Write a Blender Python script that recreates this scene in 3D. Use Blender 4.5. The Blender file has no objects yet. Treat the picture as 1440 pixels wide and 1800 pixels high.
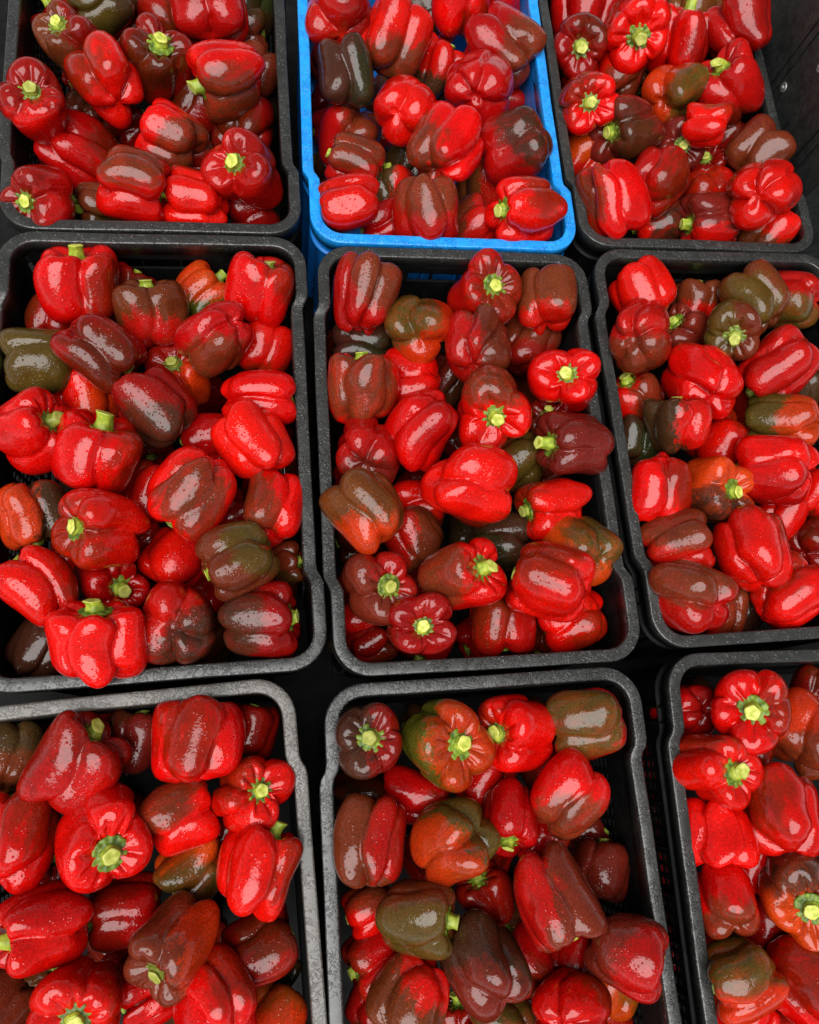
import bpy, math, random
import numpy as np
from mathutils import Matrix, Vector

# ---------------------------------------------------------------- camera, light, exposure
sc = bpy.context.scene
COL = sc.collection
F_PX, PW, PH = 1320.8, 1440, 1800
CAM_LOC = Vector((-0.2579, -0.3557, 0.9233))
CAM_ROT = (math.radians(16.198), math.radians(-8.965), math.radians(-3.954))
cam_d = bpy.data.cameras.new('camera')
cam = bpy.data.objects.new('camera', cam_d); COL.objects.link(cam)
cam.rotation_mode = 'XYZ'
cam.location = CAM_LOC; cam.rotation_euler = CAM_ROT
cam_d.sensor_fit = 'HORIZONTAL'; cam_d.sensor_width = 36.0
cam_d.lens = 36.0 * F_PX / PW
cam_d.clip_start = 0.02; cam_d.clip_end = 200
sc.camera = cam
CR = cam.rotation_euler.to_matrix()

SUN_EL, SUN_AZ = math.radians(66), math.radians(215)      # high overcast brightness, from the photographer's side
world = bpy.data.worlds.new('World'); sc.world = world; world.use_nodes = True
wn, wl = world.node_tree.nodes, world.node_tree.links
for n in list(wn): wn.remove(n)
w_out = wn.new('ShaderNodeOutputWorld'); w_bg = wn.new('ShaderNodeBackground')
w_sky = wn.new('ShaderNodeTexSky'); w_hsv = wn.new('ShaderNodeHueSaturation')
w_sky.sky_type = 'NISHITA'; w_sky.sun_disc = False
w_sky.sun_elevation = SUN_EL; w_sky.sun_rotation = SUN_AZ
w_sky.air_density = 0.35; w_sky.dust_density = 0.3; w_sky.altitude = 600
w_hsv.inputs['Saturation'].default_value = 0.05            # grey overcast cloud
w_bg.inputs['Strength'].default_value = 0.05
wl.new(w_sky.outputs[0], w_hsv.inputs['Color']); wl.new(w_hsv.outputs[0], w_bg.inputs['Color'])
wl.new(w_bg.outputs[0], w_out.inputs['Surface'])

sun_d = bpy.data.lights.new('sun', 'SUN'); sun = bpy.data.objects.new('sun', sun_d); COL.objects.link(sun)
sun_d.energy = 1.5; sun_d.angle = math.radians(58); sun_d.color = (1.0, 0.985, 0.96)
sdir = Vector((math.sin(SUN_AZ) * math.cos(SUN_EL), math.cos(SUN_AZ) * math.cos(SUN_EL), math.sin(SUN_EL)))
sun.rotation_euler = sdir.to_track_quat('Z', 'Y').to_euler(); sun.location = sdir * 5

vs = sc.view_settings
vs.view_transform = 'Standard'; vs.look = 'None'; vs.gamma = 1.0; vs.use_curve_mapping = False
vs.exposure = 1.62
sc.cycles.max_bounces = 4; sc.cycles.diffuse_bounces = 1; sc.cycles.glossy_bounces = 2

# ---------------------------------------------------------------- materials
def nmat(name):
    m = bpy.data.materials.new(name); m.use_nodes = True
    nt = m.node_tree; b = nt.nodes['Principled BSDF']
    return m, nt, b
def N(nt, t, **kw):
    n = nt.nodes.new(t)
    for k, v in kw.items():
        if k in n.inputs: n.inputs[k].default_value = v
        else: setattr(n, k, v)
    return n
def ramp(nt, src, p0, p1, c0=(0, 0, 0, 1), c1=(1, 1, 1, 1)):
    r = N(nt, 'ShaderNodeValToRGB'); r.color_ramp.elements[0].position = p0; r.color_ramp.elements[1].position = p1
    r.color_ramp.elements[0].color = c0; r.color_ramp.elements[1].color = c1
    nt.links.new(src, r.inputs[0]); return r.outputs[0]
def math_(nt, op, a, b):
    n = N(nt, 'ShaderNodeMath', operation=op)
    for i, v in enumerate((a, b)):
        if isinstance(v, (int, float)): n.inputs[i].default_value = v
        else: nt.links.new(v, n.inputs[i])
    return n.outputs[0]
def mixc(nt, f, a, b, mode='MIX'):
    n = N(nt, 'ShaderNodeMix', data_type='RGBA', blend_type=mode)
    for i, v in ((0, f), (6, a), (7, b)):
        if isinstance(v, (int, float)): n.inputs[i].default_value = v
        elif isinstance(v, tuple): n.inputs[i].default_value = v
        else: nt.links.new(v, n.inputs[i])
    return n.outputs[2]

def pepper_skin(name, drops):
    m, nt, b = nmat(name); L = nt.links
    tc = N(nt, 'ShaderNodeTexCoord'); oi = N(nt, 'ShaderNodeObjectInfo')
    off = N(nt, 'ShaderNodeVectorMath', operation='MULTIPLY_ADD')
    comb = N(nt, 'ShaderNodeCombineXYZ')
    for i in range(3): L.new(oi.outputs['Random'], comb.inputs[i])
    L.new(comb.outputs[0], off.inputs[0]); off.inputs[1].default_value = (7, 13, 5); L.new(tc.outputs['Object'], off.inputs[2])
    P = off.outputs[0]
    def noise(scale, detail=3, rough=.55):
        n = N(nt, 'ShaderNodeTexNoise'); n.inputs['Scale'].default_value = scale
        n.inputs['Detail'].default_value = detail; n.inputs['Roughness'].default_value = rough
        L.new(P, n.inputs['Vector']); return n.outputs[0]
    ca = N(nt, 'ShaderNodeAttribute', attribute_name='ripe_colour').outputs['Color']
    cb = N(nt, 'ShaderNodeAttribute', attribute_name='patch_colour').outputs['Color']
    mk = N(nt, 'ShaderNodeAttribute', attribute_name='patch').outputs['Fac']
    st = N(nt, 'ShaderNodeVectorMath', operation='MULTIPLY'); L.new(P, st.inputs[0]); st.inputs[1].default_value = (1, 1, .4)
    sn = N(nt, 'ShaderNodeTexNoise'); sn.inputs['Scale'].default_value = 75; sn.inputs['Detail'].default_value = 4; sn.inputs['Roughness'].default_value = .65
    L.new(st.outputs[0], sn.inputs['Vector'])
    n1 = noise(60, 3, .6); n2 = noise(420, 2, .65); n3 = noise(24, 1)
    f = math_(nt, 'ADD', mk, math_(nt, 'MULTIPLY', math_(nt, 'SUBTRACT', sn.outputs[0], .5), 1.15))
    f = math_(nt, 'ADD', f, math_(nt, 'MULTIPLY', math_(nt, 'SUBTRACT', n2, .5), .30))
    fac = ramp(nt, f, .38, .60)
    cb = mixc(nt, ramp(nt, sn.outputs[0], .42, .70, (0, 0, 0, 1), (.34, .34, .34, 1)), cb, ca)      # ripe streaks inside the green-brown areas
    c = mixc(nt, fac, ca, cb)
    # fine ripening speckle and slow tone drift
    sp = ramp(nt, n2, .35, .75, (.62, .62, .62, 1), (1.14, 1.14, 1.14, 1))
    c = mixc(nt, 1.0, c, sp, 'MULTIPLY')
    dr = ramp(nt, n3, .3, .7, (.78, .72, .72, 1), (1.1, 1.1, 1.1, 1))
    c = mixc(nt, 1.0, c, dr, 'MULTIPLY')
    L.new(c, b.inputs['Base Color'])
    # scuffs: gloss varies
    rr = N(nt, 'ShaderNodeMapRange'); L.new(n1, rr.inputs[0])
    rr.inputs[1].default_value = .35; rr.inputs[2].default_value = .7; rr.inputs[3].default_value = .07; rr.inputs[4].default_value = .20
    L.new(rr.outputs[0], b.inputs['Roughness'])
    b.inputs['Specular IOR Level'].default_value = .42
    b.inputs['Coat Weight'].default_value = 0
    # relief: waxy unevenness, then water beads
    h = math_(nt, 'MULTIPLY', n1, .75)
    h = math_(nt, 'ADD', h, math_(nt, 'MULTIPLY', n2, .07))
    if drops > 0:
        for scale, amp, lo in ((290, 1.0, .42),):
            v = N(nt, 'ShaderNodeTexVoronoi', feature='F1'); v.inputs['Scale'].default_value = scale
            v.inputs['Randomness'].default_value = 1.0; L.new(P, v.inputs['Vector'])
            d = ramp(nt, v.outputs['Distance'], 0, lo, (1, 1, 1, 1), (0, 0, 0, 1))
            sepc = N(nt, 'ShaderNodeSeparateColor'); L.new(v.outputs['Color'], sepc.inputs[0])
            keep = ramp(nt, math_(nt, 'ADD', sepc.outputs[0], math_(nt, 'MULTIPLY', math_(nt, 'SUBTRACT', n3, .5), 1.6)), 1 - drops, 1 - drops + .02)
            h = math_(nt, 'ADD', h, math_(nt, 'MULTIPLY', math_(nt, 'MULTIPLY', d, keep), amp * .40))
    bp = N(nt, 'ShaderNodeBump'); bp.inputs['Strength'].default_value = 1.0; bp.inputs['Distance'].default_value = .0012
    L.new(h, bp.inputs['Height']); L.new(bp.outputs[0], b.inputs['Normal'])
    return m
SKIN = {'wet': pepper_skin('wet_pepper_skin', .34), 'damp': pepper_skin('damp_pepper_skin', .16), 'dry': pepper_skin('dry_pepper_skin', .05)}

def green_mat(name, c0, c1, scale, rough=.45):
    m, nt, b = nmat(name); L = nt.links
    tc = N(nt, 'ShaderNodeTexCoord'); oi = N(nt, 'ShaderNodeObjectInfo')
    add = N(nt, 'ShaderNodeVectorMath', operation='ADD'); L.new(tc.outputs['Object'], add.inputs[0]); L.new(oi.outputs['Random'], add.inputs[1])
    n = N(nt, 'ShaderNodeTexNoise'); n.inputs['Scale'].default_value = scale; n.inputs['Detail'].default_value = 4
    L.new(add.outputs[0], n.inputs['Vector'])
    gc = ramp(nt, n.outputs[0], .35, .68, c0 + (1,), c1 + (1,))
    L.new(mixc(nt, ramp(nt, oi.outputs['Random'], .55, 1.0, (0, 0, 0, 1), (.55, .55, .55, 1)), gc, (.11, .10, .02, 1)), b.inputs['Base Color'])   # some have started to dry
    b.inputs['Roughness'].default_value = rough
    bp = N(nt, 'ShaderNodeBump'); bp.inputs['Strength'].default_value = .5; bp.inputs['Distance'].default_value = .001
    L.new(n.outputs[0], bp.inputs['Height']); L.new(bp.outputs[0], b.inputs['Normal'])
    return m
M_CALYX = green_mat('calyx_green', (.040, .085, .006), (.21, .31, .02), 6)
M_STEM = green_mat('stem_green', (.18, .27, .015), (.46, .54, .05), 6)
M_CUT = green_mat('stem_cut_face', (.36, .42, .03), (.74, .74, .18), 7, .6)

def plastic(name, base, worn, wet, rough=.38, wear_scale=60):
    """moulded crate plastic: base colour, scuffed tone, thin rain water on top"""
    m, nt, b = nmat(name); L = nt.links
    tc = N(nt, 'ShaderNodeTexCoord'); oi = N(nt, 'ShaderNodeObjectInfo')
    add = N(nt, 'ShaderNodeVectorMath', operation='ADD'); L.new(tc.outputs['Object'], add.inputs[0]); L.new(oi.outputs['Random'], add.inputs[1])
    P = add.outputs[0]
    def noise(s, d=3, r=.55, dist=0.):
        n = N(nt, 'ShaderNodeTexNoise'); n.inputs['Scale'].default_value = s; n.inputs['Detail'].default_value = d
        n.inputs['Roughness'].default_value = r; n.inputs['Distortion'].default_value = dist
        L.new(P, n.inputs['Vector']); return n.outputs[0]
    wear = noise(wear_scale, 4, .6); big = noise(9, 2)
    f = ramp(nt, math_(nt, 'ADD', math_(nt, 'MULTIPLY', wear, .75), math_(nt, 'MULTIPLY', big, .35)), .42, .66)
    c = mixc(nt, f, base + (1,), worn + (1,))
    L.new(c, b.inputs['Base Color'])
    rv = N(nt, 'ShaderNodeMapRange'); L.new(noise(90, 3), rv.inputs[0]); rv.inputs[3].default_value = rough - .14; rv.inputs[4].default_value = rough + .16
    L.new(rv.outputs[0], b.inputs['Roughness'])
    h = math_(nt, 'MULTIPLY', noise(700, 3), .12)
    if wet > 0:
        film = noise(75, 1, .5, 2.4)                        # winding edges of a broken water film
        ridge = math_(nt, 'SUBTRACT', 1.0, math_(nt, 'MULTIPLY', math_(nt, 'ABSOLUTE', math_(nt, 'SUBTRACT', film, .5), 0), 16))
        ridge = math_(nt, 'MAXIMUM', ridge, 0)
        patch = ramp(nt, noise(30, 2), .38, .55)             # the film is not everywhere
        ridge = math_(nt, 'MULTIPLY', ridge, patch)
        h = math_(nt, 'ADD', h, math_(nt, 'MULTIPLY', ridge, .6 * wet))
        v = N(nt, 'ShaderNodeTexVoronoi', feature='F1'); v.inputs['Scale'].default_value = 190; L.new(P, v.inputs['Vector'])
        sepc = N(nt, 'ShaderNodeSeparateColor'); L.new(v.outputs['Color'], sepc.inputs[0])
        bead = math_(nt, 'MULTIPLY', ramp(nt, v.outputs['Distance'], .05, .4, (1, 1, 1, 1), (0, 0, 0, 1)), ramp(nt, sepc.outputs[0], .70, .72))
        h = math_(nt, 'ADD', h, math_(nt, 'MULTIPLY', bead, .7 * wet))
        L.new(mixc(nt, math_(nt, 'MULTIPLY', ridge, .35), c, tuple(v_ * .35 for v_ in base) + (1,)), b.inputs['Base Color'])   # soaked lines are darker
        b.inputs['Coat Weight'].default_value = .5 * wet; b.inputs['Coat Roughness'].default_value = .22; b.inputs['Specular IOR Level'].default_value = .5
    bp = N(nt, 'ShaderNodeBump'); bp.inputs['Strength'].default_value = .9; bp.inputs['Distance'].default_value = .0016
    L.new(h, bp.inputs['Height']); L.new(bp.outputs[0], b.inputs['Normal'])
    return m
M_BLACK = plastic('black_crate_plastic', (.003, .003, .003), (.007, .007, .007), 0, .55)
M_BLACK.node_tree.nodes['Principled BSDF'].inputs['Specular IOR Level'].default_value = .14
M_RIM = plastic('worn_wet_black_rim', (.016, .017, .016), (.030, .032, .030), 1, .32)
M_RIMB = plastic('worn_brownish_black_rim', (.060, .055, .047), (.105, .096, .083), .8, .38)
M_BLUE = plastic('blue_crate_plastic', (.002, .13, .48), (.004, .18, .60), 0, .42)
M_BLUERIM = plastic('wet_blue_rim', (.003, .25, .80), (.015, .34, .88), .8, .30, 90)
M_BIN = plastic('black_bin_plastic', (.008, .010, .010), (.022, .026, .024), .3, .5)
M_METAL, _nt, _b = nmat('rivet_metal'); _b.inputs['Metallic'].default_value = .8; _b.inputs['Base Color'].default_value = (.35, .36, .34, 1); _b.inputs['Roughness'].default_value = .5
M_GROUND, nt, b = nmat('dark_wet_floor')
tc = N(nt, 'ShaderNodeTexCoord'); n = N(nt, 'ShaderNodeTexNoise'); n.inputs['Scale'].default_value = 40; n.inputs['Detail'].default_value = 6
nt.links.new(tc.outputs['Object'], n.inputs['Vector'])
nt.links.new(ramp(nt, n.outputs[0], .35, .7, (.003, .003, .003, 1), (.010, .009, .009, 1)), b.inputs['Base Color'])
b.inputs['Roughness'].default_value = .7; b.inputs['Specular IOR Level'].default_value = .15

# ---------------------------------------------------------------- mesh helpers
def mesh_obj(name, verts, faces, mat, parent=None, smooth=False, mats=None, fmat=None):
    me = bpy.data.meshes.new(name)
    me.from_pydata([tuple(v) for v in verts], [], [tuple(f) for f in faces]); me.update()
    for mm in (mats or [mat]): me.materials.append(mm)
    if fmat is not None: me.polygons.foreach_set('material_index', fmat)
    if smooth: me.polygons.foreach_set('use_smooth', [True] * len(me.polygons))
    o = bpy.data.objects.new(name, me); COL.objects.link(o)
    if parent: o.parent = parent
    return o
class MB:
    def __init__(s): s.v = []; s.f = []
    def box(s, x0, x1, y0, y1, z0, z1):
        k = len(s.v)
        s.v += [(x, y, z) for z in (z0, z1) for y in (y0, y1) for x in (x0, x1)]
        s.f += [tuple(k + i for i in q) for q in ((0, 2, 3, 1), (4, 5, 7, 6), (0, 1, 5, 4), (2, 6, 7, 3), (0, 4, 6, 2), (1, 3, 7, 5))]
    def strip(s, pts_o, pts_i, z0, z1):
        """wall of some thickness along a polyline: outer and inner point rows, from z0 up to z1"""
        n = len(pts_o); k = len(s.v)
        for (xo, yo), (xi, yi) in zip(pts_o, pts_i):
            s.v += [(xo, yo, z0), (xo, yo, z1), (xi, yi, z1), (xi, yi, z0)]
        for i in range(n - 1):
            a, b_ = k + 4 * i, k + 4 * i + 4
            for q in range(4):
                r = (q + 1) % 4
                s.f.append((a + q, b_ + q, b_ + r, a + r))
        s.f.append((k, k + 1, k + 2, k + 3)); e = k + 4 * (n - 1); s.f.append((e + 3, e + 2, e + 1, e))
    def obj(s, name, mat, parent=None, smooth=False): return mesh_obj(name, s.v, s.f, mat, parent, smooth)
def tag(o, label, cat, group=None):
    o['label'] = label; o['category'] = cat
    if group: o['group'] = group
    return o
def sstep(a, b_, x):
    t = np.clip((x - a) / (b_ - a), 0, 1); return t * t * (3 - 2 * t)

# ---------------------------------------------------------------- the setting
FLOOR_Z = -0.250
g = MB(); g.box(-1.6, 1.6, -1.8, 1.8, FLOOR_Z - .05, FLOOR_Z)
ground = g.obj('ground', M_GROUND); ground['kind'] = 'structure'

# ---------------------------------------------------------------- crates
CW, CL, CRAD, JOG = 0.40, 0.60, 0.047, 0.008
JOGS = JOG
def outline(inset):
    hw, hl, r = CW / 2 - inset, CL / 2 - inset, max(CRAD - inset, .006)
    pts = []
    ys = np.linspace(-(hl - r), hl - r, 61); xs = np.linspace(-(hw - r), hw - r, 25)
    arc = np.linspace(0, math.pi / 2, 9)[1:-1]
    pts += [(hw, y) for y in ys]; seg = [('R', i) for i in range(61)]
    pts += [(hw - r + r * math.cos(a), hl - r + r * math.sin(a)) for a in arc]
    pts += [(x, hl) for x in xs[::-1]]
    pts += [(-hw + r + r * math.cos(a), hl - r + r * math.sin(a)) for a in arc + math.pi / 2]
    pts += [(-hw, y) for y in ys[::-1]]
    pts += [(-hw + r + r * math.cos(a), -hl + r + r * math.sin(a)) for a in arc + math.pi]
    pts += [(x, -hl) for x in xs]
    pts += [(hw - r + r * math.cos(a), -hl + r + r * math.sin(a)) for a in arc + 1.5 * math.pi]
    p = np.array(pts)
    S = sstep(-.3 + .105, -.3 + .127, p[:, 1]) * (1 - sstep(.3 - .112, .3 - .092, p[:, 1])) * (np.abs(p[:, 0]) > .12)
    p[:, 0] -= JOGS * S
    return p, S
I_R, I_T, I_L, I_B = (0, 61), (68, 93), (100, 161), (168, 193)
NP = 200
def ring_loft(prof, dip, name, mat, parent, jitter=0, seed=0):
    rs = np.random.RandomState(seed); V = []; F = []
    ph = rs.rand(4) * 6.28
    for ins, z in prof:
        p, S = outline(ins); t = np.linspace(0, 2 * np.pi, NP, endpoint=False)
        wob = jitter * (np.sin(3 * t + ph[0]) + .6 * np.sin(7 * t + ph[1]) + .4 * np.sin(13 * t + ph[2]))
        zz = z - dip * S + wob
        V += [(a, b_, c) for (a, b_), c in zip(p + np.stack([wob, wob], 1) * .8, zz)]
    m = len(prof)
    for k in range(m):
        k2 = (k + 1) % m
        for i in range(NP):
            j = (i + 1) % NP
            F.append((k * NP + i, k * NP + j, k2 * NP + j, k2 * NP + i))
    return mesh_obj(name, V, F, mat, parent, True)
def make_crate(label, x, y, yaw, z, body, rim, seed, flip=1):
    global JOGS
    JOGS = JOG * flip
    e = bpy.data.objects.new('crate', None); COL.objects.link(e)
    e.empty_display_size = .05
    e.location = (x, y, FLOOR_Z + .001); e.rotation_euler = (0, 0, yaw)
    tag(e, label, 'crate', 'plastic crates set side by side')
    h = -FLOOR_Z + z                                           # rim height over the crate's base
    prof = [(.0005, -.021), (0, -.004), (.0001, -.0016), (.0005, -.0006), (.0016, -.0001), (.0024, 0), (.0138, 0), (.0147, -.0002), (.0157, -.0008), (.0161, -.0018), (.0162, -.005), (.0166, -.024), (.0140, -.024), (.0130, -.006), (.0032, -.006), (.0026, -.021)]
    ring_loft([(a, b_ + h) for a, b_ in prof], .005, 'rim', rim, e, .0004, seed)
    ring_loft([(.0015, h - .040), (.0015, h - .0435), (.0125, h - .0435), (.0125, h - .040)], 0, 'flange', body, e)
    po, _ = outline(.0128); pi, _ = outline(.0166)
    zt, zb = h - .0215, .012
    # side walls: solid band on top and at the ends, open lattice between
    for (a, b_), sx in ((I_R, 1), (I_L, -1)):
        w = MB()
        ia, ib = a - 4, b_ + 4
        idx = np.arange(ia, ib) % NP
        w.strip(po[idx], pi[idx], h - .078, zt)
        lo = [i for i in idx if po[i, 1] < -.185]; hi = [i for i in idx if po[i, 1] > .185]
        for part in (lo, hi): w.strip(po[part], pi[part], zb, h - .0781)
        xo = sx * (CW / 2 - .0128) - JOGS; xi = sx * (CW / 2 - .0166) - JOGS
        x0, x1 = min(xo, xi), max(xo, xi)
        w.box(x0, x1, -.19, .19, zb, zb + .02)
        for yy in np.arange(-.18, .181, .0145): w.box(x0, x1, yy - .0026, yy + .0026, zb + .0199, h - .0779)
        for zz in np.arange(zb + .034, h - .085, .0145): w.box(x0 + .0006, x1 - .0006, -.187, .187, zz - .0024, zz + .0024)
        w.obj('side_wall', body, e)
    # end walls with a hand slot
    for (a, b_) in (I_T, I_B):
        w = MB(); idx = np.arange(a - 3, b_ + 3) % NP
        w.strip(po[idx], pi[idx], h - .034, zt)
        for part in ([i for i in idx if po[i, 0] < -.055], [i for i in idx if po[i, 0] > .055]): w.strip(po[part], pi[part], h - .0579, h - .0341)
        w.strip(po[idx], pi[idx], zb, h - .058)
        w.obj('end_wall', body, e)
    bs = MB(); bs.box(-CW / 2 + .014, CW / 2 - .016, -CL / 2 + .02, CL / 2 - .02, 0, .0119); bs.obj('base', body, e)
    # upright stiffening ribs outside, with pointed tops
    rb = MB()
    for yy in list(np.arange(-.16, .171, .055)):
        for sx in (1, -1):
            xo = sx * (CW / 2 - .0128) - JOGS; xf = sx * (CW / 2 - .003) - JOGS
            rb.box(min(xo, xf), max(xo, xf), yy - .0013, yy + .0013, .004, h - .0441)
    for yy in (-.235, -.215, .215, .235):
        for sx in (1, -1):
            rb.box(*sorted((sx * (CW / 2 - .0128), sx * (CW / 2 - .002))), yy - .0013, yy + .0013, .004, h - .0221)
    for xx in np.arange(-.13, .131, .052):
        for sy in (1, -1): rb.box(xx - .0013, xx + .0013, *sorted((sy * (CL / 2 - .0128), sy * (CL / 2 - .003))), .004, h - .0441)
    r = rb.obj('ribs', body, e); r['kind'] = 'stuff'
    return e
CRATES = {
 'A1': ('black crate of mixed dark peppers left of the blue crate', -.4246, .6118, .0197, 0, M_BLACK, M_RIM),
 'A2': ('bright blue plastic crate full of red bell peppers', -.0068, .6040, -.003, .0015, M_BLUE, M_BLUERIM),
 'A3': ('black crate right of the blue crate, beside the dark bin', .3978, .6180, .005, 0, M_BLACK, M_RIM),
 'B1': ('wet black crate at left edge, directly before the back left crate', -.4107, .0080, .0183, .0012, M_BLACK, M_RIM),
 'B2': ('black crate in the very centre, directly before the blue crate', 0, 0, 0, 0, M_BLACK, M_RIM),
 'B3': ('black crate at right edge, in the middle row of crates', .4147, .0140, .0102, .001, M_BLACK, M_RIM),
 'C1': ('brownish-rimmed black crate in the front left corner', -.4330, -.6020, .0480, 0, M_BLACK, M_RIMB),
 'C2': ('black crate of brown and olive peppers, front row middle', -.0124, -.6070, .004, .0012, M_BLACK, M_RIM),
 'C3': ('black crate of bright red peppers in the front right corner', .4195, -.5990, -.0224, 0, M_BLACK, M_RIM)}
for i, (k, (lab, x, y, yaw, z, bm_, rm_)) in enumerate(CRATES.items()):
    make_crate(lab, x, y, yaw, z, bm_, rm_, i, -1 if k == 'C1' else 1)

# the tall black bin beside the back right crate
e = bpy.data.objects.new('tall_bin', None); COL.objects.link(e); e.location = (.602, .425, FLOOR_Z + .001)
tag(e, 'tall black plastic bin with grooved side, behind back right crate', 'bin')
hb = .62
w = MB(); gro = [.062, .082, .212 + .016, .212 + .034, .40, .42]
edges = [0] + [v for g_ in gro for v in (g_ - .0025, g_ + .0025)] + [.62]
for a, b_ in zip(edges[0::2], edges[1::2]): w.box(0, .012, a, b_, 0, hb)
w.box(.004, .0119, .0005, .6195, .001, hb - .001); w.obj('side_panel', M_BIN, e)
w = MB(); w.box(.0121, .38, 0, .012, 0, hb); w.obj('end_panel', M_BIN, e)
w = MB(); w.box(.0121, .38, .608, .62, 0, hb); w.obj('end_panel', M_BIN, e)
w = MB(); w.box(.3801, .392, 0, .62, 0, hb); w.obj('side_panel', M_BIN, e)
w = MB(); w.box(.0121, .38, .0121, .6079, 0, .012); w.obj('base', M_BIN, e)
w = MB(); w.box(-.006, -.0001, -.006, .626, hb - .02, hb + .004); w.obj('rim_strip', M_BIN, e)
def rivet(y, z, s):
    V = []; F = []; n = 16
    for k, (r, d) in enumerate(((1, 0), (1, .18), (.75, .32), (.72, .22), (.42, .2), (.38, .5), (.2, .58))):
        V += [(-d * s, y + r * s * math.cos(t), z + r * s * math.sin(t)) for t in np.linspace(0, 2 * math.pi, n, endpoint=False)]
        if k: F += [((k - 1) * n + i, (k - 1) * n + (i + 1) % n, k * n + (i + 1) % n, k * n + i) for i in range(n)]
    F.append(tuple(range(6 * n, 7 * n)))
    return mesh_obj('rivet', V, F, M_METAL, e, True)
rivet(.213, .258, .008); rivet(.172, .338, .008)

# ---------------------------------------------------------------- peppers: what the photograph shows
# x y width length (photo pixels) | stem direction in the picture, tilt of the stem towards the viewer | colour layer [patch colour, side, extent]
DATA = {}
DATA['A1'] = '''
128 80 100 120 120 35 B 0 D NE .3
188 142 118 130 110 -48 R 0
275 117 118 132 70 45 D 0
405 140 122 136 190 10 R 0 B S .45
65 187 114 120 100 55 D 0 R S .3
143 265 112 150 320 -12 r 0
302 240 98 120 150 -15 R 0 B SE .55
237 322 116 128 345 10 R 0 B N .35
347 354 104 120 170 -10 R 0
430 303 120 128 140 58 r 0 D NE .3
68 350 108 116 185 50 D 0 r E .3
368 15 122 128 90 -30 r 0
285 22 108 115 330 20 D 1
185 0 108 110 200 -20 K 0 G W .5
428 228 102 108 60 -55 D 1
82 48 84 95 120 0 D 1
80 292 84 95 200 -20 D 1
463 128 84 92 60 -20 B 1
466 182 80 88 300 -20 K 1
212 60 92 100 30 -20 R 1
425 64 82 88 0 -10 B 1
452 15 92 96 80 -20 K 1
350 190 92 100 240 -10 D 1
222 225 82 88 40 0 D 2
335 290 84 92 0 0 D 1
183 368 86 92 180 0 B 1
440 372 90 98 20 0 D 1
'''
DATA['A2'] = '''
597 30 118 120 90 -62 r 0 D E .25
690 68 115 138 60 -20 R 0 B S .4
608 138 102 124 90 -28 K 0
711 191 106 108 30 -76 R 0
846 156 114 120 60 -74 r 0
888 84 114 138 150 -22 r 0 B E .35
782 266 118 132 60 -45 R 0 B W .3
910 254 110 130 200 -20 r 0 K NE .5
625 287 84 110 160 0 r 0 B N .5
618 361 100 120 190 0 R 0
752 368 112 118 270 4 r 0 B N .45
926 371 110 138 178 34 R 0
808 4 106 132 90 -10 R 0
766 128 88 122 60 0 K 1 R N .35
905 170 92 100 200 0 r 1
618 242 112 116 250 -10 r 1 B E .5
850 322 96 116 270 -10 B 1 r E .4
690 338 82 90 100 0 K 1 R E .35
712 298 82 88 60 0 K 2
676 395 82 90 200 0 r 1
826 402 92 98 30 0 B 1 r E .4
880 18 92 96 100 30 R 1
745 22 92 98 20 0 K 1
'''
DATA['A3'] = '''
1017 82 97 100 0 84 D 0
1117 50 112 120 300 72 R 0
1086 127 100 110 90 -42 R 0 B SE .5
1195 76 102 118 80 0 R 0 D E .25
1302 50 110 118 120 -22 r 0 D NE .25
1284 153 108 124 125 34 r 0
1023 180 98 102 0 80 R 0
1182 166 96 100 30 -60 O 0 G E .4
1100 232 114 118 182 50 M 0
1190 256 84 90 0 74 M 0
1242 220 70 86 180 -15 R 0
1077 347 118 144 290 -5 R 0 B W .2
1152 322 104 108 60 -42 r 0
1337 340 116 118 40 -80 R 0
1250 394 100 112 180 26 M 0 R S .3
1330 272 95 106 45 -20 M 0 B C .4
1238 346 96 102 270 -20 R 1
1290 245 92 110 225 -10 D 1 M N .4
1160 390 96 100 200 0 R 1 K E .55
1240 292 76 82 100 60 D 1
1345 408 86 92 60 -20 B 0 R NE .3
1012 282 96 102 60 -10 O 1 r S .4
1030 4 106 110 90 -20 r 1
1207 -2 96 102 90 -10 B 1
'''
DATA['B1'] = '''
143 505 138 138 92 12 R 0
267 556 116 134 95 10 B 0 r S .35
457 516 118 138 70 10 R 0
178 613 122 152 320 10 D 0
62 637 114 142 180 -8 G 0
384 594 120 128 230 -45 r 0 B S .35
455 702 108 145 0 -4 R 0
275 718 116 150 130 -14 D 0 K S .45
45 758 124 132 30 42 R 0
168 802 150 146 75 16 R 0
447 780 108 152 120 -24 R 0
340 862 138 152 235 -12 R 0 B C .26
182 926 138 150 180 32 R 0
490 893 104 136 80 -36 R 0 B W .4
422 984 122 142 205 6 B 0 G NE .38
70 1037 118 166 130 -14 R 0
312 1098 138 138 20 -80 r 0 K SE .42
170 1128 152 132 96 18 R 0
455 1091 122 146 5 10 D 0 K W .4
45 902 120 126 282 4 K 0 O W .45
355 520 102 108 45 0 G 1 O N .4
478 616 100 108 60 -10 R 1
318 668 104 116 112 45 D 1 O E .3
155 706 106 112 100 -10 R 1 O E .4
374 776 100 110 180 -10 r 1
265 862 90 112 250 0 r 1
195 1032 116 120 350 68 r 1
312 985 110 120 60 -20 R 1 r E .3
505 995 72 84 20 20 M 1
66 1142 110 116 60 0 K 1
76 566 84 92 60 -10 D 1
228 500 74 84 60 0 D 1
505 828 70 84 90 0 M 2
250 962 80 88 20 0 D 2
400 905 80 88 20 0 D 2
'''
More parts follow.
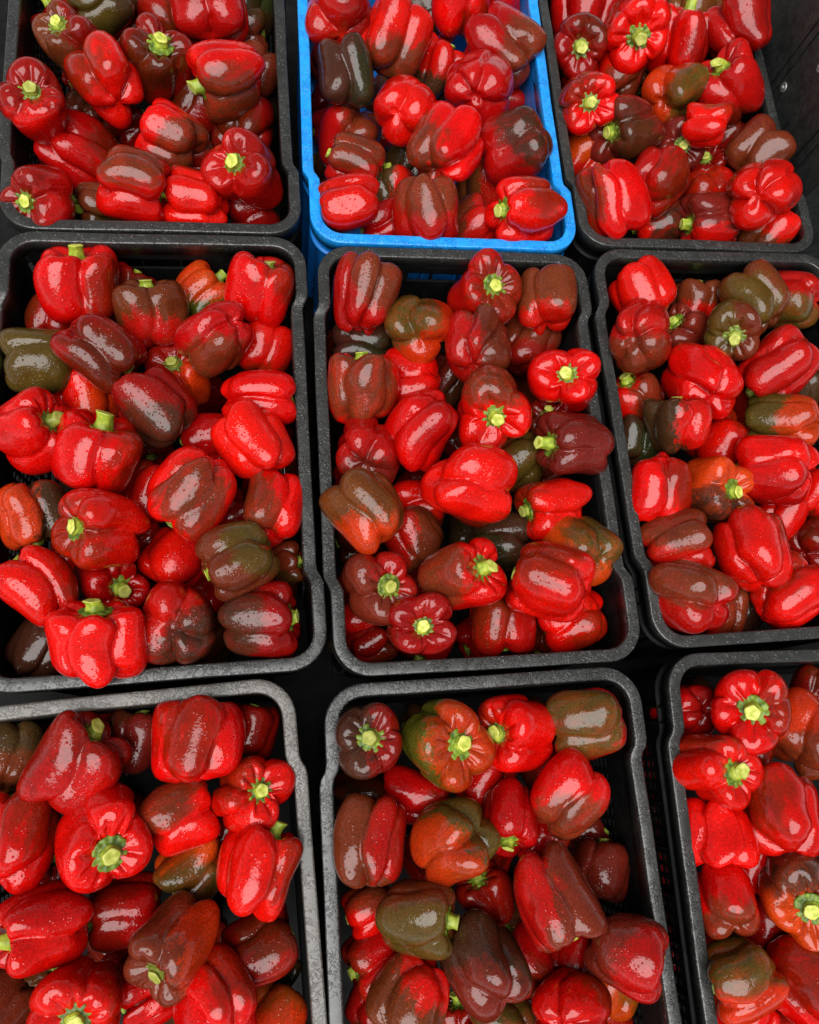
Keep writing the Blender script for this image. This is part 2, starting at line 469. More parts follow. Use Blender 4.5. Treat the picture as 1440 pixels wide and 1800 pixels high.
DATA['B2'] = '''
640 522 114 150 78 -16 r 0 B NE .35
852 512 118 122 45 58 r 0
964 529 102 128 90 -32 B 0 R S .3
740 580 112 114 60 -68 O 0 G NW .45
834 609 118 122 90 -48 B 0 r W .45
628 683 122 134 90 4 R 0 B C .5
999 670 110 114 90 74 R 0
870 716 130 132 272 70 R 0 B N .3
742 752 114 152 240 -14 R 0 r E .35
1020 782 112 130 176 34 M 0
645 797 114 118 80 -66 r 0 M S .3
824 854 138 158 340 -26 R 0
645 900 126 160 125 -18 B 0 O S .3
975 888 100 138 190 24 R 0
1050 965 118 126 150 -46 O 0 G NE .4
662 1032 122 126 0 64 M 0 r NE .2
809 1013 128 140 20 42 R 0 B W .42
970 1022 132 156 165 2 R 0
737 1106 116 120 0 80 D 0
925 606 100 112 60 -20 M 1 D S .4
632 614 106 112 0 -10 K 1
726 672 100 108 180 -10 R 1
786 672 82 90 60 0 M 2
905 810 98 106 200 0 B 1 G E .45
726 942 96 112 300 -10 B 1 r W .4
738 888 100 108 180 0 R 1
884 955 106 116 180 -6 K 1
880 1090 118 134 275 -6 r 1
1008 1088 106 122 200 -12 R 1
626 1086 70 78 180 0 r 2
965 752 82 90 90 50 D 1
957 815 74 82 40 0 M 2
650 1135 76 84 30 0 D 2
'''
DATA['B3'] = '''
1130 500 102 112 130 -8 R 0
1123 593 122 122 20 -82 r 0 B S .38
1290 580 100 104 282 74 B 0 G W .4
1328 527 104 118 135 -20 B 0 G C .25
1400 528 98 108 180 -14 r 0 G S .45
1236 673 118 136 130 -48 R 0
1368 643 118 142 228 2 r 0
1190 747 106 106 95 6 K 0 R E .34
1375 746 102 134 180 -4 G 0 O E .42
1364 826 126 142 180 -10 R 0 r S .3
1254 865 114 120 4 40 O 0 K S .42
1147 858 102 144 262 -4 R 0
1185 955 108 136 12 -4 r 0 B N .45
1322 968 124 146 100 -28 R 0
1214 1052 122 142 155 -28 r 0 B N .45
1390 1056 116 140 45 -18 R 0
1222 528 80 90 90 -10 B 1 R S .4
1203 588 86 100 130 40 M 1
1116 706 96 106 112 26 R 1 B E .4
1270 776 106 112 240 -10 R 1
1440 685 88 96 80 20 K 1
1306 722 80 90 300 20 D 2
1118 778 82 90 60 0 K 1
1432 872 92 100 60 0 R 1
1268 1082 96 112 250 -10 r 1 B E .4
1424 956 90 96 60 -60 D 1
1374 906 80 90 60 0 R 1
1305 1100 80 88 60 0 K 2
'''
DATA['C1'] = '''
127 1338 146 188 58 28 D 0 r S .3
347 1304 150 148 90 -8 R 0
442 1393 126 134 10 68 R 0
182 1475 156 156 300 64 R 0
312 1434 118 138 25 2 R 0 B NW .4
12 1480 150 180 90 -18 R 0
455 1530 138 156 72 6 R 0
82 1630 138 172 200 16 R 0 r N .35
314 1658 138 172 236 26 B 0 O E .35
456 1663 122 142 24 0 D 0
136 1762 150 152 272 62 R 0
380 1768 140 152 130 -30 R 0
20 1326 110 126 90 -10 K 1 B S .4
235 1306 98 124 80 6 M 1
345 1526 110 130 225 -6 O 1 G S .45
223 1606 112 142 195 0 D 1 r E .35
476 1792 112 116 60 -10 O 1
4 1776 104 108 60 -10 B 1
450 1288 100 110 80 0 D 1
96 1553 90 96 100 20 D 2
262 1757 92 100 200 -10 R 1
216 1716 84 92 40 0 D 2
200 1266 76 84 60 0 D 2
500 1708 80 90 60 0 K 2
400 1455 80 88 40 0 D 2
'''
DATA['C2'] = '''
652 1302 122 124 90 85 K 0 D E .35
780 1303 146 146 350 58 G 0 O E .5
904 1287 130 134 186 52 R 0
1032 1268 122 138 190 -8 r 0 G C .45
1001 1404 128 140 45 -14 R 0 B S .38
892 1432 106 124 268 26 r 0
656 1483 122 172 85 -10 B 0 r E .4
802 1476 140 150 205 -40 G 0 O SW .45
732 1609 132 146 352 14 B 0 G S .45
976 1574 130 186 290 2 M 0 r W .34
1100 1668 132 146 340 4 M 0 r SE .36
854 1702 138 156 120 -28 K 0 M S .35
725 1756 128 154 240 -12 B 0 R NE .3
1002 1782 130 132 30 -58 R 0
732 1396 96 146 165 -4 r 1
1058 1530 100 114 80 0 M 1
850 1574 102 112 110 45 D 1
924 1688 106 126 120 0 r 1
1008 1688 96 106 60 0 r 1
655 1686 102 112 205 10 r 1
636 1602 88 96 200 0 R 1 B N .35
640 1766 92 102 60 0 D 1
886 1797 112 116 160 -10 B 1
950 1482 82 92 60 0 R 1
845 1374 92 100 60 0 r 1
1036 1478 74 82 30 0 M 2
1076 1742 82 92 60 0 O 1
958 1345 94 104 40 20 D 1
806 1792 82 90 90 40 D 2
1062 1778 84 92 30 0 D 2
'''
DATA['C3'] = '''
1206 1246 100 108 180 -50 r 1 D E .3
1320 1248 134 136 0 86 R 0
1248 1352 128 134 352 44 R 0
1424 1290 124 148 60 -18 O 0 B S .35
1244 1466 110 126 268 4 R 0
1374 1432 138 148 92 -18 R 0
1264 1584 106 126 100 -28 R 0 B S .3
1407 1572 140 142 300 64 O 0 K N .35
1304 1718 128 144 196 10 O 0 G N .55
1420 1720 150 166 330 -8 R 0
1312 1516 92 100 60 10 R 1
1340 1626 92 100 60 0 D 1
1310 1800 102 108 60 0 R 1
1432 1212 76 84 60 0 D 1
1314 1330 70 78 60 0 r 1
1385 1795 82 90 180 10 D 2
'''
# how far a top pepper's middle stands above or below its neighbours' (metres)
HEIGHT = {'A1': {(188, 142): 0.016, (237, 322): 0.014, (405, 140): 0.012, (143, 265): -0.018, (347, 354): -0.012, (430, 303): 0.004, (185, 0): -0.012},
          'A2': {(711, 191): 0.012, (846, 156): 0.018, (888, 84): 0.000, (782, 266): 0.016, (618, 361): 0.008, (926, 371): 0.022, (752, 368): 0.006, (597, 30): 0.010, (625, 287): -0.012, (808, 4): 0.000, (910, 254): 0.012},
          'A3': {(1117, 50): 0.016, (1195, 76): -0.006, (1302, 50): 0.040, (1284, 153): 0.012, (1242, 220): 0.016, (1190, 256): -0.004, (1077, 347): 0.014, (1337, 340): 0.034, (1250, 394): -0.012, (1152, 322): -0.010, (1330, 272): 0.004, (1345, 408): -0.020},
          'B1': {(143, 505): -0.006, (267, 556): -0.012, (178, 613): 0.020, (384, 594): 0.012, (455, 702): -0.006, (447, 780): 0.014, (340, 862): 0.022, (182, 926): 0.020, (168, 802): 0.000, (422, 984): 0.024, (490, 893): -0.004, (455, 1091): -0.008, (170, 1128): 0.026, (312, 1098): 0.000, (70, 1037): 0.006, (62, 637): -0.012, (45, 902): -0.012},
          'B2': {(834, 609): 0.012, (740, 580): -0.008, (870, 716): 0.012, (742, 752): 0.008, (628, 683): -0.002, (824, 854): 0.020, (645, 900): 0.024, (645, 797): -0.010, (970, 1022): 0.024, (1050, 965): 0.010, (809, 1013): 0.014, (852, 512): -0.004, (964, 529): -0.004, (1020, 782): 0.010, (999, 670): 0.010},
          'B3': {(1123, 593): 0.014, (1130, 500): -0.010, (1290, 580): 0.014, (1328, 527): 0.002, (1400, 528): -0.008, (1190, 747): 0.012, (1236, 673): 0.008, (1364, 826): 0.016, (1375, 746): -0.006, (1322, 968): 0.016, (1214, 1052): 0.018, (1185, 955): -0.004, (1368, 643): 0.010},
          'C1': {(182, 1475): 0.016, (347, 1304): 0.014, (312, 1434): -0.008, (455, 1530): 0.020, (456, 1663): -0.012, (314, 1658): 0.014, (380, 1768): 0.006, (127, 1338): 0.010, (442, 1393): -0.004, (82, 1630): 0.004},
          'C2': {(780, 1303): 0.012, (802, 1476): 0.016, (892, 1432): -0.008, (976, 1574): 0.022, (854, 1702): 0.014, (1100, 1668): 0.026, (732, 1609): 0.010, (1001, 1404): 0.012, (904, 1287): 0.000, (1032, 1268): 0.012, (725, 1756): 0.006},
          'C3': {(1320, 1248): 0.010, (1304, 1718): 0.010, (1374, 1432): 0.012, (1248, 1352): 0.008, (1244, 1466): -0.002, (1407, 1572): 0.000, (1264, 1584): 0.000, (1420, 1720): -0.004}}
CRATE_WORDS = {'A1': 'back-left crate', 'A2': 'blue crate', 'A3': 'back-right crate', 'B1': 'middle-left crate', 'B2': 'centre crate',
               'B3': 'middle-right crate', 'C1': 'front-left crate', 'C2': 'front-middle crate', 'C3': 'front-right crate'}
WETNESS = {'A1': 'damp', 'A2': 'damp', 'A3': 'dry', 'B1': 'wet', 'B2': 'wet', 'B3': 'damp', 'C1': 'wet', 'C2': 'damp', 'C3': 'dry'}
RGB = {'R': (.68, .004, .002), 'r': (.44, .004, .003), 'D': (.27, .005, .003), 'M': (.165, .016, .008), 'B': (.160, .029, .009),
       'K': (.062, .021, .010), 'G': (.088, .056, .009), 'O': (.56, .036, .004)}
WORD = {'R': 'bright red', 'r': 'deep red', 'D': 'dark red', 'M': 'maroon', 'B': 'brown', 'K': 'dark brown', 'G': 'olive', 'O': 'orange-red'}
PWORD = {'R': 'red', 'r': 'red', 'D': 'dark', 'M': 'maroon', 'B': 'brown', 'K': 'blackish', 'G': 'olive', 'O': 'orange'}
DIRS = {'N': 90, 'NE': 45, 'E': 0, 'SE': -45, 'S': -90, 'SW': -135, 'W': 180, 'NW': 135}

def ray(px, py):
    d = Vector(((px - PW / 2) / F_PX, -(py - PH / 2) / F_PX, -1.0))
    return CR @ d                                            # unit depth along the optical axis
class Pep: pass
PEPS = []
for ck, txt in DATA.items():
    for line in txt.strip().splitlines():
        t = line.split(); p = Pep(); p.crate = ck
        p.px, p.py, p.w, p.l, p.ang, p.el = map(float, t[:6]); p.col = t[6]; p.layer = int(t[7])
        p.patch = (t[8], t[9], float(t[10])) if len(t) > 8 else None
        p.seed = int(p.px * 7 + p.py * 13); PEPS.append(p)
Z0 = {0: -.012, 1: -.062, 2: -.105}
def settle(p, z):
    d = ray(p.px, p.py); depth = (z - CAM_LOC.z) / d.z
    p.pos = CAM_LOC + d * depth
    s = depth / F_PX
    p.R = .515 * p.w * s; p.H = .5 * p.w * s * .96 * (1 + (p.l / p.w - 1) * .72)
    n = (CAM_LOC - p.pos).normalized(); rx = CR @ Vector((1, 0, 0)); rx = (rx - n * rx.dot(n)).normalized(); up = n.cross(rx)
    a, e_ = math.radians(p.ang), math.radians(p.el)
    p.n, p.rx, p.up = n, rx, up
    p.axis = (rx * math.cos(a) + up * math.sin(a)) * math.cos(e_) + n * math.sin(e_)
    # stay inside the crate walls
    _, cx, cy, yaw = CRATES[p.crate][:4]
    c, s_ = math.cos(yaw), math.sin(yaw)
    lx, ly = c * (p.pos.x - cx) + s_ * (p.pos.y - cy), -s_ * (p.pos.x - cx) + c * (p.pos.y - cy)
    ext = Vector((abs(c * p.axis.x + s_ * p.axis.y), abs(-s_ * p.axis.x + c * p.axis.y)))
    k = max(0, min(1, (.030 - z) / .04)) * .95
    ex = k * (p.R + (p.H - p.R) * ext.x); ey = k * (p.R + (p.H - p.R) * ext.y)
    if p.layer: ex *= 1.06; ey *= 1.04
    nx = max((-.182 if p.layer else -.186 - JOG * .6) + ex, min(.180 - ex, lx)) if ex < .18 else 0; ny = max(-.283 + ey, min(.283 - ey, ly))
    p.moved = math.hypot(nx - lx, ny - ly)
    p.pos = Vector((cx + c * nx - s_ * ny, cy + s_ * nx + c * ny, z))
    off = max(0, p.H - .82 * p.R)
    p.sph = [(p.pos + p.axis * o_, .84 * p.R) for o_ in ((-off, 0, off) if off > .006 else (0,))]
def clash(p, q):
    m = 0
    for a, ra in p.sph:
        for b_, rb in q.sph: m = max(m, ra + rb - (a - b_).length)
    return m
placed = {k: [] for k in DATA}
for ck in DATA:                                              # the top peppers: ease them apart, mostly in height
    top = [p for p in PEPS if p.crate == ck and p.layer == 0]
    for p in top: p.z = p.z0 = Z0[0] + HEIGHT[ck].get((int(p.px), int(p.py)), .004 * math.sin(p.seed))
    for it in range(40):
        for p in top: settle(p, p.z)
        for i, p in enumerate(top):
            for q in top[:i]:
                m = clash(p, q) - .008
                if m <= 0: continue
                hi, lo = (p, q) if p.z0 >= q.z0 else (q, p)
                hi.z += .22 * m; lo.z -= .30 * m
        for p in top: p.z = min(max(p.z, p.z0 - .026), p.z0 + .018)
    for p in top:
        settle(p, p.z)
        p.over = max([clash(p, q) for q in top if q is not p] + [0])
    placed[ck] = top
for p in sorted([q for q in PEPS if q.layer], key=lambda q: q.layer):
    best = None; z = Z0[p.layer]
    while z > -.182:
        settle(p, z)
        m = max([clash(p, q) for q in placed[p.crate]] + [0])
        if best is None or m < best[0] - .002: best = (m, z)
        if m < .012: break
        z -= .004
    settle(p, best[1]); p.over = best[0]; placed[p.crate].append(p)
# more peppers at the bottom carry the pile
SHOWN = {'A1': [2, 4, 5], 'A2': [0, 3, 4, 5, 6, 14, 15], 'A3': [16, 26], 'B1': [2, 3, 10, 11, 14, 20, 21, 25, 30, 31, 33, 34], 'B2': [0, 1, 2, 3, 4, 6, 10, 11, 13, 14, 20, 22, 24, 30, 35, 36], 'B3': [10, 15, 21], 'C1': [3, 13, 15, 22, 23], 'C2': [5, 14, 16, 23, 24, 36], 'C3': [2, 3, 4, 5, 12, 16]}   # the ones the gaps between the upper peppers let one see
FILL = []
for ck in DATA:
    rs = random.Random(ck); _, cx, cy, yaw = CRATES[ck][:4]
    for gy in range(7):
        for gx in range(4):
            p = Pep(); p.crate = ck; p.R = rs.uniform(.034, .040); p.H = p.R * rs.uniform(1.0, 1.2); z = FLOOR_Z + .014 + p.R * .97
            lx = -.142 + gx * .092 + rs.uniform(-.006, .006); ly = -.235 + gy * .078 + rs.uniform(-.006, .006)
            p.pos = Vector((cx + math.cos(yaw) * lx - math.sin(yaw) * ly, cy + math.sin(yaw) * lx + math.cos(yaw) * ly, z))
            v = CR.inverted() @ (p.pos - CAM_LOC); u_, v_ = PW / 2 + F_PX * v.x / -v.z, PH / 2 - F_PX * v.y / -v.z
            if not (-40 < u_ < PW + 40 and -40 < v_ < PH + 40): continue
            a = rs.uniform(0, 6.28); p.axis = Vector((math.cos(a), math.sin(a), rs.uniform(-.2, .2))).normalized()
            off = max(0, p.H - .82 * p.R); p.sph = [(p.pos + p.axis * o_, .84 * p.R) for o_ in (-off, 0, off)]
            if max([clash(p, q) for q in placed[ck]] + [0]) > .014: continue
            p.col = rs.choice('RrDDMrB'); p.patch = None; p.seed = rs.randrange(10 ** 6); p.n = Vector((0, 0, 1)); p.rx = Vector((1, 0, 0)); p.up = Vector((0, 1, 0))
            p.over = 0; p.layer = 3; p.el = -10; p.key = (ck, gx, gy)
            if gx * 10 + gy in SHOWN.get(ck, ()): FILL.append(p)
            placed[ck].append(p)
print('peppers', len(PEPS), 'fill', len(FILL), 'overlap>8mm', [(p.crate, p.px, p.py, round(p.over, 3)) for p in PEPS if p.over > .016],
      'moved>15mm', [(p.crate, p.px, p.py, round(p.moved, 3), round(p.pos.z, 2)) for p in PEPS if p.moved > .015])

# ---------------------------------------------------------------- pepper shape
def catmull(P, n):
    P = np.array(P, float); m = len(P) - 1; out = []
    for t in np.linspace(0, m, n):
        i = min(int(t), m - 1); f = t - i
        p0, p1, p2, p3 = P[max(i - 1, 0)], P[i], P[i + 1], P[min(i + 2, m)]
        out.append(.5 * ((2 * p1) + (-p0 + p2) * f + (2 * p0 - 5 * p1 + 4 * p2 - p3) * f * f + (-p0 + 3 * p1 - 3 * p2 + p3) * f ** 3))
    return np.array(out)
NU, NV = 104, 42
def pepper_verts(seed, R, H):
    rs = np.random.RandomState(seed % (2 ** 31))
    nl = rs.choice([3, 4, 4, 4, 5], p=[.36, .2, .2, .2, .04])
    taper = rs.uniform(-.04, .12); dip = rs.uniform(.66, .80); bdip = rs.uniform(.70, .90)
    T = lambda z: 1 - taper * max(0, (.3 - z))
    prof = [(0, dip), (.14, dip + .005), (.26, dip + .05), (.42, .90), (.60, .99), (.79, .97), (.94, .82), (.995, .54), (1.0, .22), (.985 * T(-.1), -.1),
            (.965 * T(-.4), -.4), (.91 * T(-.65), -.68), (.78 * T(-.8), -.89), (.55 * T(-.9), -.98), (.36 * T(-1), -.985), (.20 * T(-1), -.5 * (bdip + .985)), (.09, -bdip - .02), (0, -bdip)]
    pr = catmull(prof, NV); r, z = np.maximum(pr[:, 0], 0), pr[:, 1]
    r[0] = r[-1] = 0
    u = np.linspace(0, 2 * np.pi, NU, endpoint=False)
    edges = (np.arange(nl) + rs.uniform(-.28, .28, nl)) / nl * 2 * np.pi
    edges = np.sort(edges); e2 = np.append(edges, edges[0] + 2 * np.pi)
    amp = rs.uniform(.90, 1.10, nl); dz = rs.uniform(-.10, .06, nl); dep = rs.uniform(.65, 1.2, nl)
    zv = z[:, None]; zz = zv
    tw = rs.uniform(-.22, .22) * zv + .10 * np.sin(zv * rs.uniform(2, 4) + rs.rand() * 6)     # creases wander
    uu = (u[None] + tw - edges[0]) % (2 * np.pi) + edges[0]
    k = np.clip(np.searchsorted(e2, uu.ravel(), side='right').reshape(uu.shape) - 1, 0, nl - 1)
    s = (uu - e2[k]) / (e2[k + 1] - e2[k])
    c_ = rs.uniform(.36, .48)                                   # each lobe is its own rounded bulge off the axis
    half = (e2[1:] - e2[:-1]) / 2
    circ = lambda ph_: c_ * np.cos(ph_) + np.sqrt(np.maximum((1 - c_) ** 2 - (c_ * np.sin(ph_)) ** 2, .02))
    hk = np.minimum(half[k], 1.05); rc = circ(np.abs(2 * s - 1) * hk); ra = circ(hk)
    b_ = np.clip((rc - ra) / np.maximum(1 - ra, .05), 0, 1); dk = 1 - ra
    w = np.sin(np.pi * s)
    lobe_amp = 1 + (amp[k] - 1) * w
    fade = 1 - rs.uniform(0, .5, nl)[None] * np.exp(-((zv - rs.uniform(-.5, .5, nl)[None]) / .4) ** 2)   # some creases die out half way
    rows = np.arange(NV)[:, None]
    crease = dep[k] * fade[rows, k] * (1 - s) + dep[(k + 1) % nl] * fade[rows, (k + 1) % nl] * s
    wav = .012 * np.sin(uu * 3 + rs.rand() * 6)
    ends = sstep(.35, .95, np.abs(zz)); topw = sstep(.45, .95, zz); botw = sstep(-.35, -.95, zz)
    depth = np.minimum(dk * rs.uniform(.95, 1.3), .36) * (.80 + .50 * topw + .52 * botw)
    rad = r[:, None] * (1 - depth * crease * (1 - b_)) * lobe_amp * (1 + wav)
    # radial puckers round the stem
    mpk = 2 * rs.randint(4, 6)
    pk = (1 - np.abs(np.sin(u * mpk / 2 + rs.rand() * 6 + .35 * np.sin(u * 2)))) ** 1.5 * np.ones_like(zz)
    rr_ = r[:, None]
    shoulder = topw * np.exp(-((rr_ - .48) / .26) ** 2)
    Z = zz - (.17 * topw * sstep(.12, .5, rr_) + .0) * crease * (1 - b_) * rs.uniform(.8, 1.3)
    Z = Z - .10 * shoulder * pk
    Z = Z + (dz[k] * w) * (topw * .6 * sstep(.2, .6, rr_)) - (dz[k] * w) * 1.8 * botw * sstep(.1, .5, rr_)
    Z = Z + .26 * botw * sstep(.08, .45, rr_) * crease * (1 - b_)
    dc = np.minimum(s, 1 - s) * 2 * half[k]                     # angle from the nearest crease
    rad = rad * (1 - .055 * crease * np.exp(-(dc / .075) ** 2) * sstep(.1, .5, rr_))
    X = rad * np.cos(u)[None]; Y = rad * np.sin(u)[None]
    # squash, lean, dents
    sq = rs.uniform(.92, 1.06); X = X * sq; Y = Y / sq
    lean = rs.uniform(-.10, .10, 2); X = X + lean[0] * (Z ** 2 - .3); Y = Y + lean[1] * (Z ** 2 - .3)
    P = np.stack([X, Y, Z], -1)
    D = np.zeros(X.shape)
    for _ in range(9):
        fr = rs.normal(0, 1, 3); fr *= rs.uniform(1.6, 4.2) / np.linalg.norm(fr)
        D += np.sin(P @ fr + rs.rand() * 6.28) * .017
    for _ in range(rs.randint(3, 7)):                           # soft dents and bumps
        c = rs.normal(0, 1, 3); c /= np.linalg.norm(c); dd = ((P / np.maximum(np.linalg.norm(P, axis=-1, keepdims=True), .3) - c) ** 2).sum(-1)
        D += rs.uniform(-.10, .045) * np.exp(-dd / rs.uniform(.03, .20))
    D *= sstep(.06, .4, rr_)
    X, Y, Z = X * (1 + D), Y * (1 + D), Z * (1 + D * .6)
    # keep the measured size
    mx = np.percentile(np.hypot(X, Y).max(0), 55); X, Y = X / mx * R, Y / mx * R
    zc = .5 * (Z.max() + Z.min()); Z = (Z - zc) / (.5 * (Z.max() - Z.min())) * H
    return X, Y, Z, (k, s)
FACES = []
for i in range(1, NV - 2):
    for j in range(NU):
        j2 = (j + 1) % NU; a = 1 + (i - 1) * NU
        FACES.append((a + j, a + NU + j, a + NU + j2, a + j2))
last = 1 + (NV - 2) * NU
TOPF = [(0, 1 + j, 1 + (j + 1) % NU) for j in range(NU)]
BOTF = [(last, last - NU + (j + 1) % NU, last - NU + j) for j in range(NU)]
FACES = TOPF + FACES + BOTF

def flat(X, Y, Z):
    rows = np.stack([X, Y, Z], -1)
    return np.concatenate([rows[0, :1], rows[1:-1].reshape(-1, 3), rows[-1, :1]])
def body_mesh(p, M3):
    X, Y, Z, _ = pepper_verts(p.seed, p.R, p.H); V = flat(X, Y, Z)
    me = bpy.data.meshes.new('body'); me.from_pydata(V.tolist(), [], FACES); me.update()
    me.polygons.foreach_set('use_smooth', [True] * len(me.polygons))
    n = len(V); rs = np.random.RandomState((p.seed + 5) % 2 ** 31)
    jit = 1 + rs.uniform(-.14, .14)
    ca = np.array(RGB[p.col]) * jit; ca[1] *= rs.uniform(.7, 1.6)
    mask = np.zeros(n); cb = ca * .5
    if p.patch:
        cb = np.array(RGB[p.patch[0]]) * (1 + rs.uniform(-.12, .12))
        if p.patch[1] == 'C': wd = p.n
        else:
            a = math.radians(DIRS[p.patch[1]]); wd = (p.rx * math.cos(a) + p.up * math.sin(a)) * .85 + p.n * .5
        ld = np.array(M3.transposed() @ wd.normalized())
        Vn = V / np.maximum(np.linalg.norm(V, axis=1, keepdims=True), 1e-6)
        mask = .5 + (Vn @ ld - (1 - 1.55 * p.patch[2])) * .8
    else:                                                     # every pepper has a slightly darker, less ripe side
        d = rs.normal(0, 1, 3); d /= np.linalg.norm(d)
        Vn = V / np.maximum(np.linalg.norm(V, axis=1, keepdims=True), 1e-6)
        cb = ca * np.array((.36, .9, .7)) + np.array((0, .010, .001)); mask = .5 + (Vn @ d - .66) * .6
    for nm, c in (('ripe_colour', ca), ('patch_colour', cb)):
        at = me.attributes.new(nm, 'FLOAT_COLOR', 'POINT')
        at.data.foreach_set('color', np.tile(np.append(c, 1.0), n).astype(np.float32))
    at = me.attributes.new('patch', 'FLOAT', 'POINT'); at.data.foreach_set('value', np.clip(mask, 0, 1).astype(np.float32))
    me.materials.append(SKIN[WETNESS[p.crate]])
    # depth of the stem dimple
    return me, float(Z[0, 0])

# calyx and stem variants in units of the pepper's radius, z up from the dimple
def calyx_mesh(seed):
    rs = np.random.RandomState(seed); nu = 48; m = rs.randint(9, 13)
    u = np.linspace(0, 2 * np.pi, nu, endpoint=False); ph = rs.rand() * 6
    star = 1 + .03 * np.abs(np.sin(m * u / 2 + ph)) ** .7 + .04 * np.sin(2 * u + ph) + rs.uniform(-.018, .018, nu)
    rings = [(.06, .115), (.16, .11), (.21, .075), (.27, .055), (.32, .068), (.36, .060), (.375, .035), (.36, .005), (.2, -.03)]
    V = []
    for i, (r, z) in enumerate(rings):
        s_ = star if 2 < i < 8 else np.ones(nu)
        bump = .020 * np.cos(m * u + ph) * (1 if i in (3, 4, 5) else 0)
        V += [(r * a * math.cos(t), r * a * math.sin(t), z + b_) for t, a, b_ in zip(u, s_, bump)]
    F = []
    for k in range(len(rings) - 1):
        for i in range(nu):
            j = (i + 1) % nu; F.append((k * nu + j, k * nu + i, (k + 1) * nu + i, (k + 1) * nu + j))
    F.append(tuple(range(nu))); F.append(tuple(reversed(range((len(rings) - 1) * nu, len(rings) * nu))))
    me = bpy.data.meshes.new('calyx'); me.from_pydata(V, [], F); me.update(); me.materials.append(M_CALYX)
    me.polygons.foreach_set('use_smooth', [True] * len(me.polygons)); return me
def stem_mesh(seed):
    rs = np.random.RandomState(seed); nu = 20; u = np.linspace(0, 2 * np.pi, nu, endpoint=False)
    Ln = (.07 + .05 * rs.rand()) if seed < 54 else rs.uniform(.13, .30); bend = rs.uniform(-.15, .15, 2) * Ln / .3; m = 5; ph = rs.rand() * 6
    rings = [(.225, .05, 0), (.195, .12, .05), (.175, .12 + .3 * Ln, .3), (.168, .12 + .6 * Ln, .6), (.178, .11 + .95 * Ln, .9), (.186, .125 + Ln, 1), (.150, .137 + Ln, 1), (.07, .122 + Ln, 1)]
    V = []
    tl = rs.uniform(-.35, .35)
    for r, z, t in rings:
        rr_ = r * (1 + .07 * np.cos(m * u + ph))
        V += [(a * math.cos(q) + bend[0] * t * t, a * math.sin(q) + bend[1] * t * t, z + (tl * a * math.cos(q) if t >= .9 else 0)) for q, a in zip(u, rr_)]
    F = []; fm = []
    for k in range(len(rings) - 1):
        for i in range(nu):
            j = (i + 1) % nu; F.append((k * nu + i, k * nu + j, (k + 1) * nu + j, (k + 1) * nu + i)); fm.append(1 if k >= 5 else 0)
    F.append(tuple(range((len(rings) - 1) * nu, len(rings) * nu))); fm.append(1)
    F.append(tuple(reversed(range(nu)))); fm.append(0)
    me = bpy.data.meshes.new('stem'); me.from_pydata(V, [], F); me.update(); me.materials.append(M_STEM); me.materials.append(M_CUT)
    me.polygons.foreach_set('material_index', fm); me.polygons.foreach_set('use_smooth', [True] * len(me.polygons)); return me
CALYX = [calyx_mesh(s) for s in range(8)]; STEM = [stem_mesh(s + 50) for s in range(10)]

def orient(axis, seed):
    q = axis.to_track_quat('Z', 'Y').to_matrix()
    return q @ Matrix.Rotation(random.Random(seed).uniform(0, 6.283), 3, 'Z')
def link_pepper(p, me, zd):
    M3 = p.M3
    e_ = bpy.data.objects.new('bell_pepper', None); COL.objects.link(e_); e_.empty_display_size = .02
    e_.matrix_world = Matrix.Translation(p.pos) @ M3.to_4x4()
    o = bpy.data.objects.new('body', me); COL.objects.link(o); o.parent = e_
    rs = random.Random(p.seed)
    c = bpy.data.objects.new('calyx', rs.choice(CALYX)); COL.objects.link(c); c.parent = e_
    c.location = (0, 0, zd - .012 * p.R); k = p.R * rs.uniform(.90, 1.08); c.scale = (k, k, k * rs.uniform(.9, 1.1)); c.rotation_euler = (rs.uniform(-.08, .08), rs.uniform(-.08, .08), rs.uniform(0, 6.28))
    c2 = bpy.data.objects.new('stem', rs.choice(STEM[:4] if p.el < 0 else STEM[:6] if p.el > 50 else STEM)); COL.objects.link(c2); c2.parent = c
    c2.rotation_euler = (0, 0, rs.uniform(0, 6.28))
    return e_

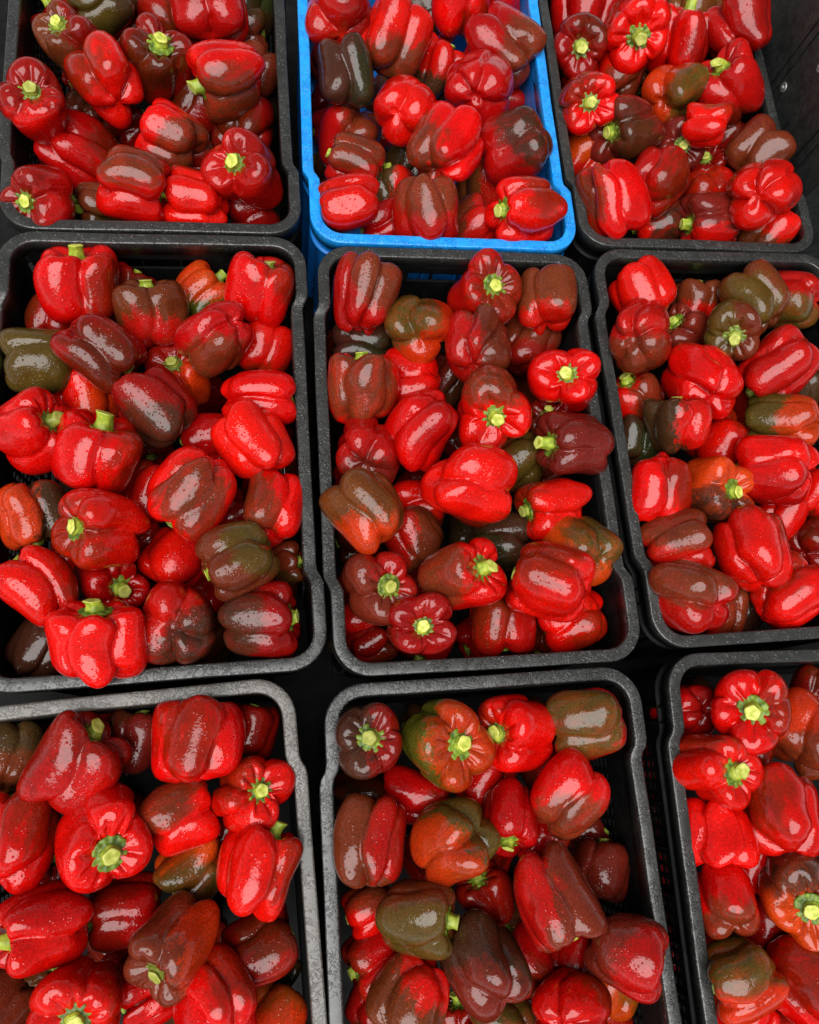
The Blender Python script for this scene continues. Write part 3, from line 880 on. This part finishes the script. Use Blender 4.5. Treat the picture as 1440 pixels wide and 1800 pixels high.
# ---------------------------------------------------------------- labels that single each pepper out
def pose_words(p):
    if p.layer == 2: return 'deep in the gap'
    if p.el > 55: return 'stem facing up'
    if p.el < -40: return 'lobed base facing up'
    a = p.ang % 360
    side = ('right', 'back-right', 'back', 'back-left', 'left', 'front-left', 'front', 'front-right')[int(((a + 22.5) % 360) // 45)]
    return ('stem tilted ' if p.el > 19 else 'stem end ') + side
def zone(p):
    _, cx, cy, yaw = CRATES[p.crate][:4]
    lx = math.cos(yaw) * (p.pos.x - cx) + math.sin(yaw) * (p.pos.y - cy); ly = -math.sin(yaw) * (p.pos.x - cx) + math.cos(yaw) * (p.pos.y - cy)
    col = 'left' if lx < -.062 else ('right' if lx > .062 else '')
    row = 'back' if ly > .17 else ('upper middle' if ly > .055 else ('middle' if ly > -.055 else ('lower middle' if ly > -.17 else 'front')))
    return (row + '-' + (col or 'centre')).replace(' ', '-')
def label(p, extra=''):
    c = WORD[p.col] + ((' and ' + PWORD[p.patch[0]]) if p.patch and p.patch[2] >= .3 and PWORD[p.patch[0]] not in WORD[p.col] else '')
    tuck = 'half-hidden ' if p.layer == 1 else ''
    return f'{tuck}{c} pepper, {pose_words(p)}, at {zone(p)} of {CRATE_WORDS[p.crate]}{extra}'
labs = {}
for p in PEPS: labs.setdefault(label(p), []).append(p)
for l_, ps in labs.items():
    if len(ps) == 1: ps[0].label = l_; continue
    dx = max(q.px for q in ps) - min(q.px for q in ps); dy = max(q.py for q in ps) - min(q.py for q in ps)
    key = (lambda q: q.px) if dx > dy else (lambda q: q.py)
    ps.sort(key=key); nm = ('leftmost', 'rightmost') if dx > dy else ('rearmost', 'frontmost')
    for i, q in enumerate(ps): q.label = l_ + ', ' + (nm[0] if i == 0 else nm[1] if i == len(ps) - 1 else 'in between')
assert len({p.label for p in PEPS}) == len(PEPS)

proto = []
for p in PEPS:
    p.M3 = orient(p.axis, p.seed)
    me, zd = body_mesh(p, p.M3)
    e_ = link_pepper(p, me, zd)
    tag(e_, p.label, 'pepper', 'bell peppers in the ' + CRATE_WORDS[p.crate])
    if p.layer == 1 and len(proto) < 40: proto.append((p, me, zd))
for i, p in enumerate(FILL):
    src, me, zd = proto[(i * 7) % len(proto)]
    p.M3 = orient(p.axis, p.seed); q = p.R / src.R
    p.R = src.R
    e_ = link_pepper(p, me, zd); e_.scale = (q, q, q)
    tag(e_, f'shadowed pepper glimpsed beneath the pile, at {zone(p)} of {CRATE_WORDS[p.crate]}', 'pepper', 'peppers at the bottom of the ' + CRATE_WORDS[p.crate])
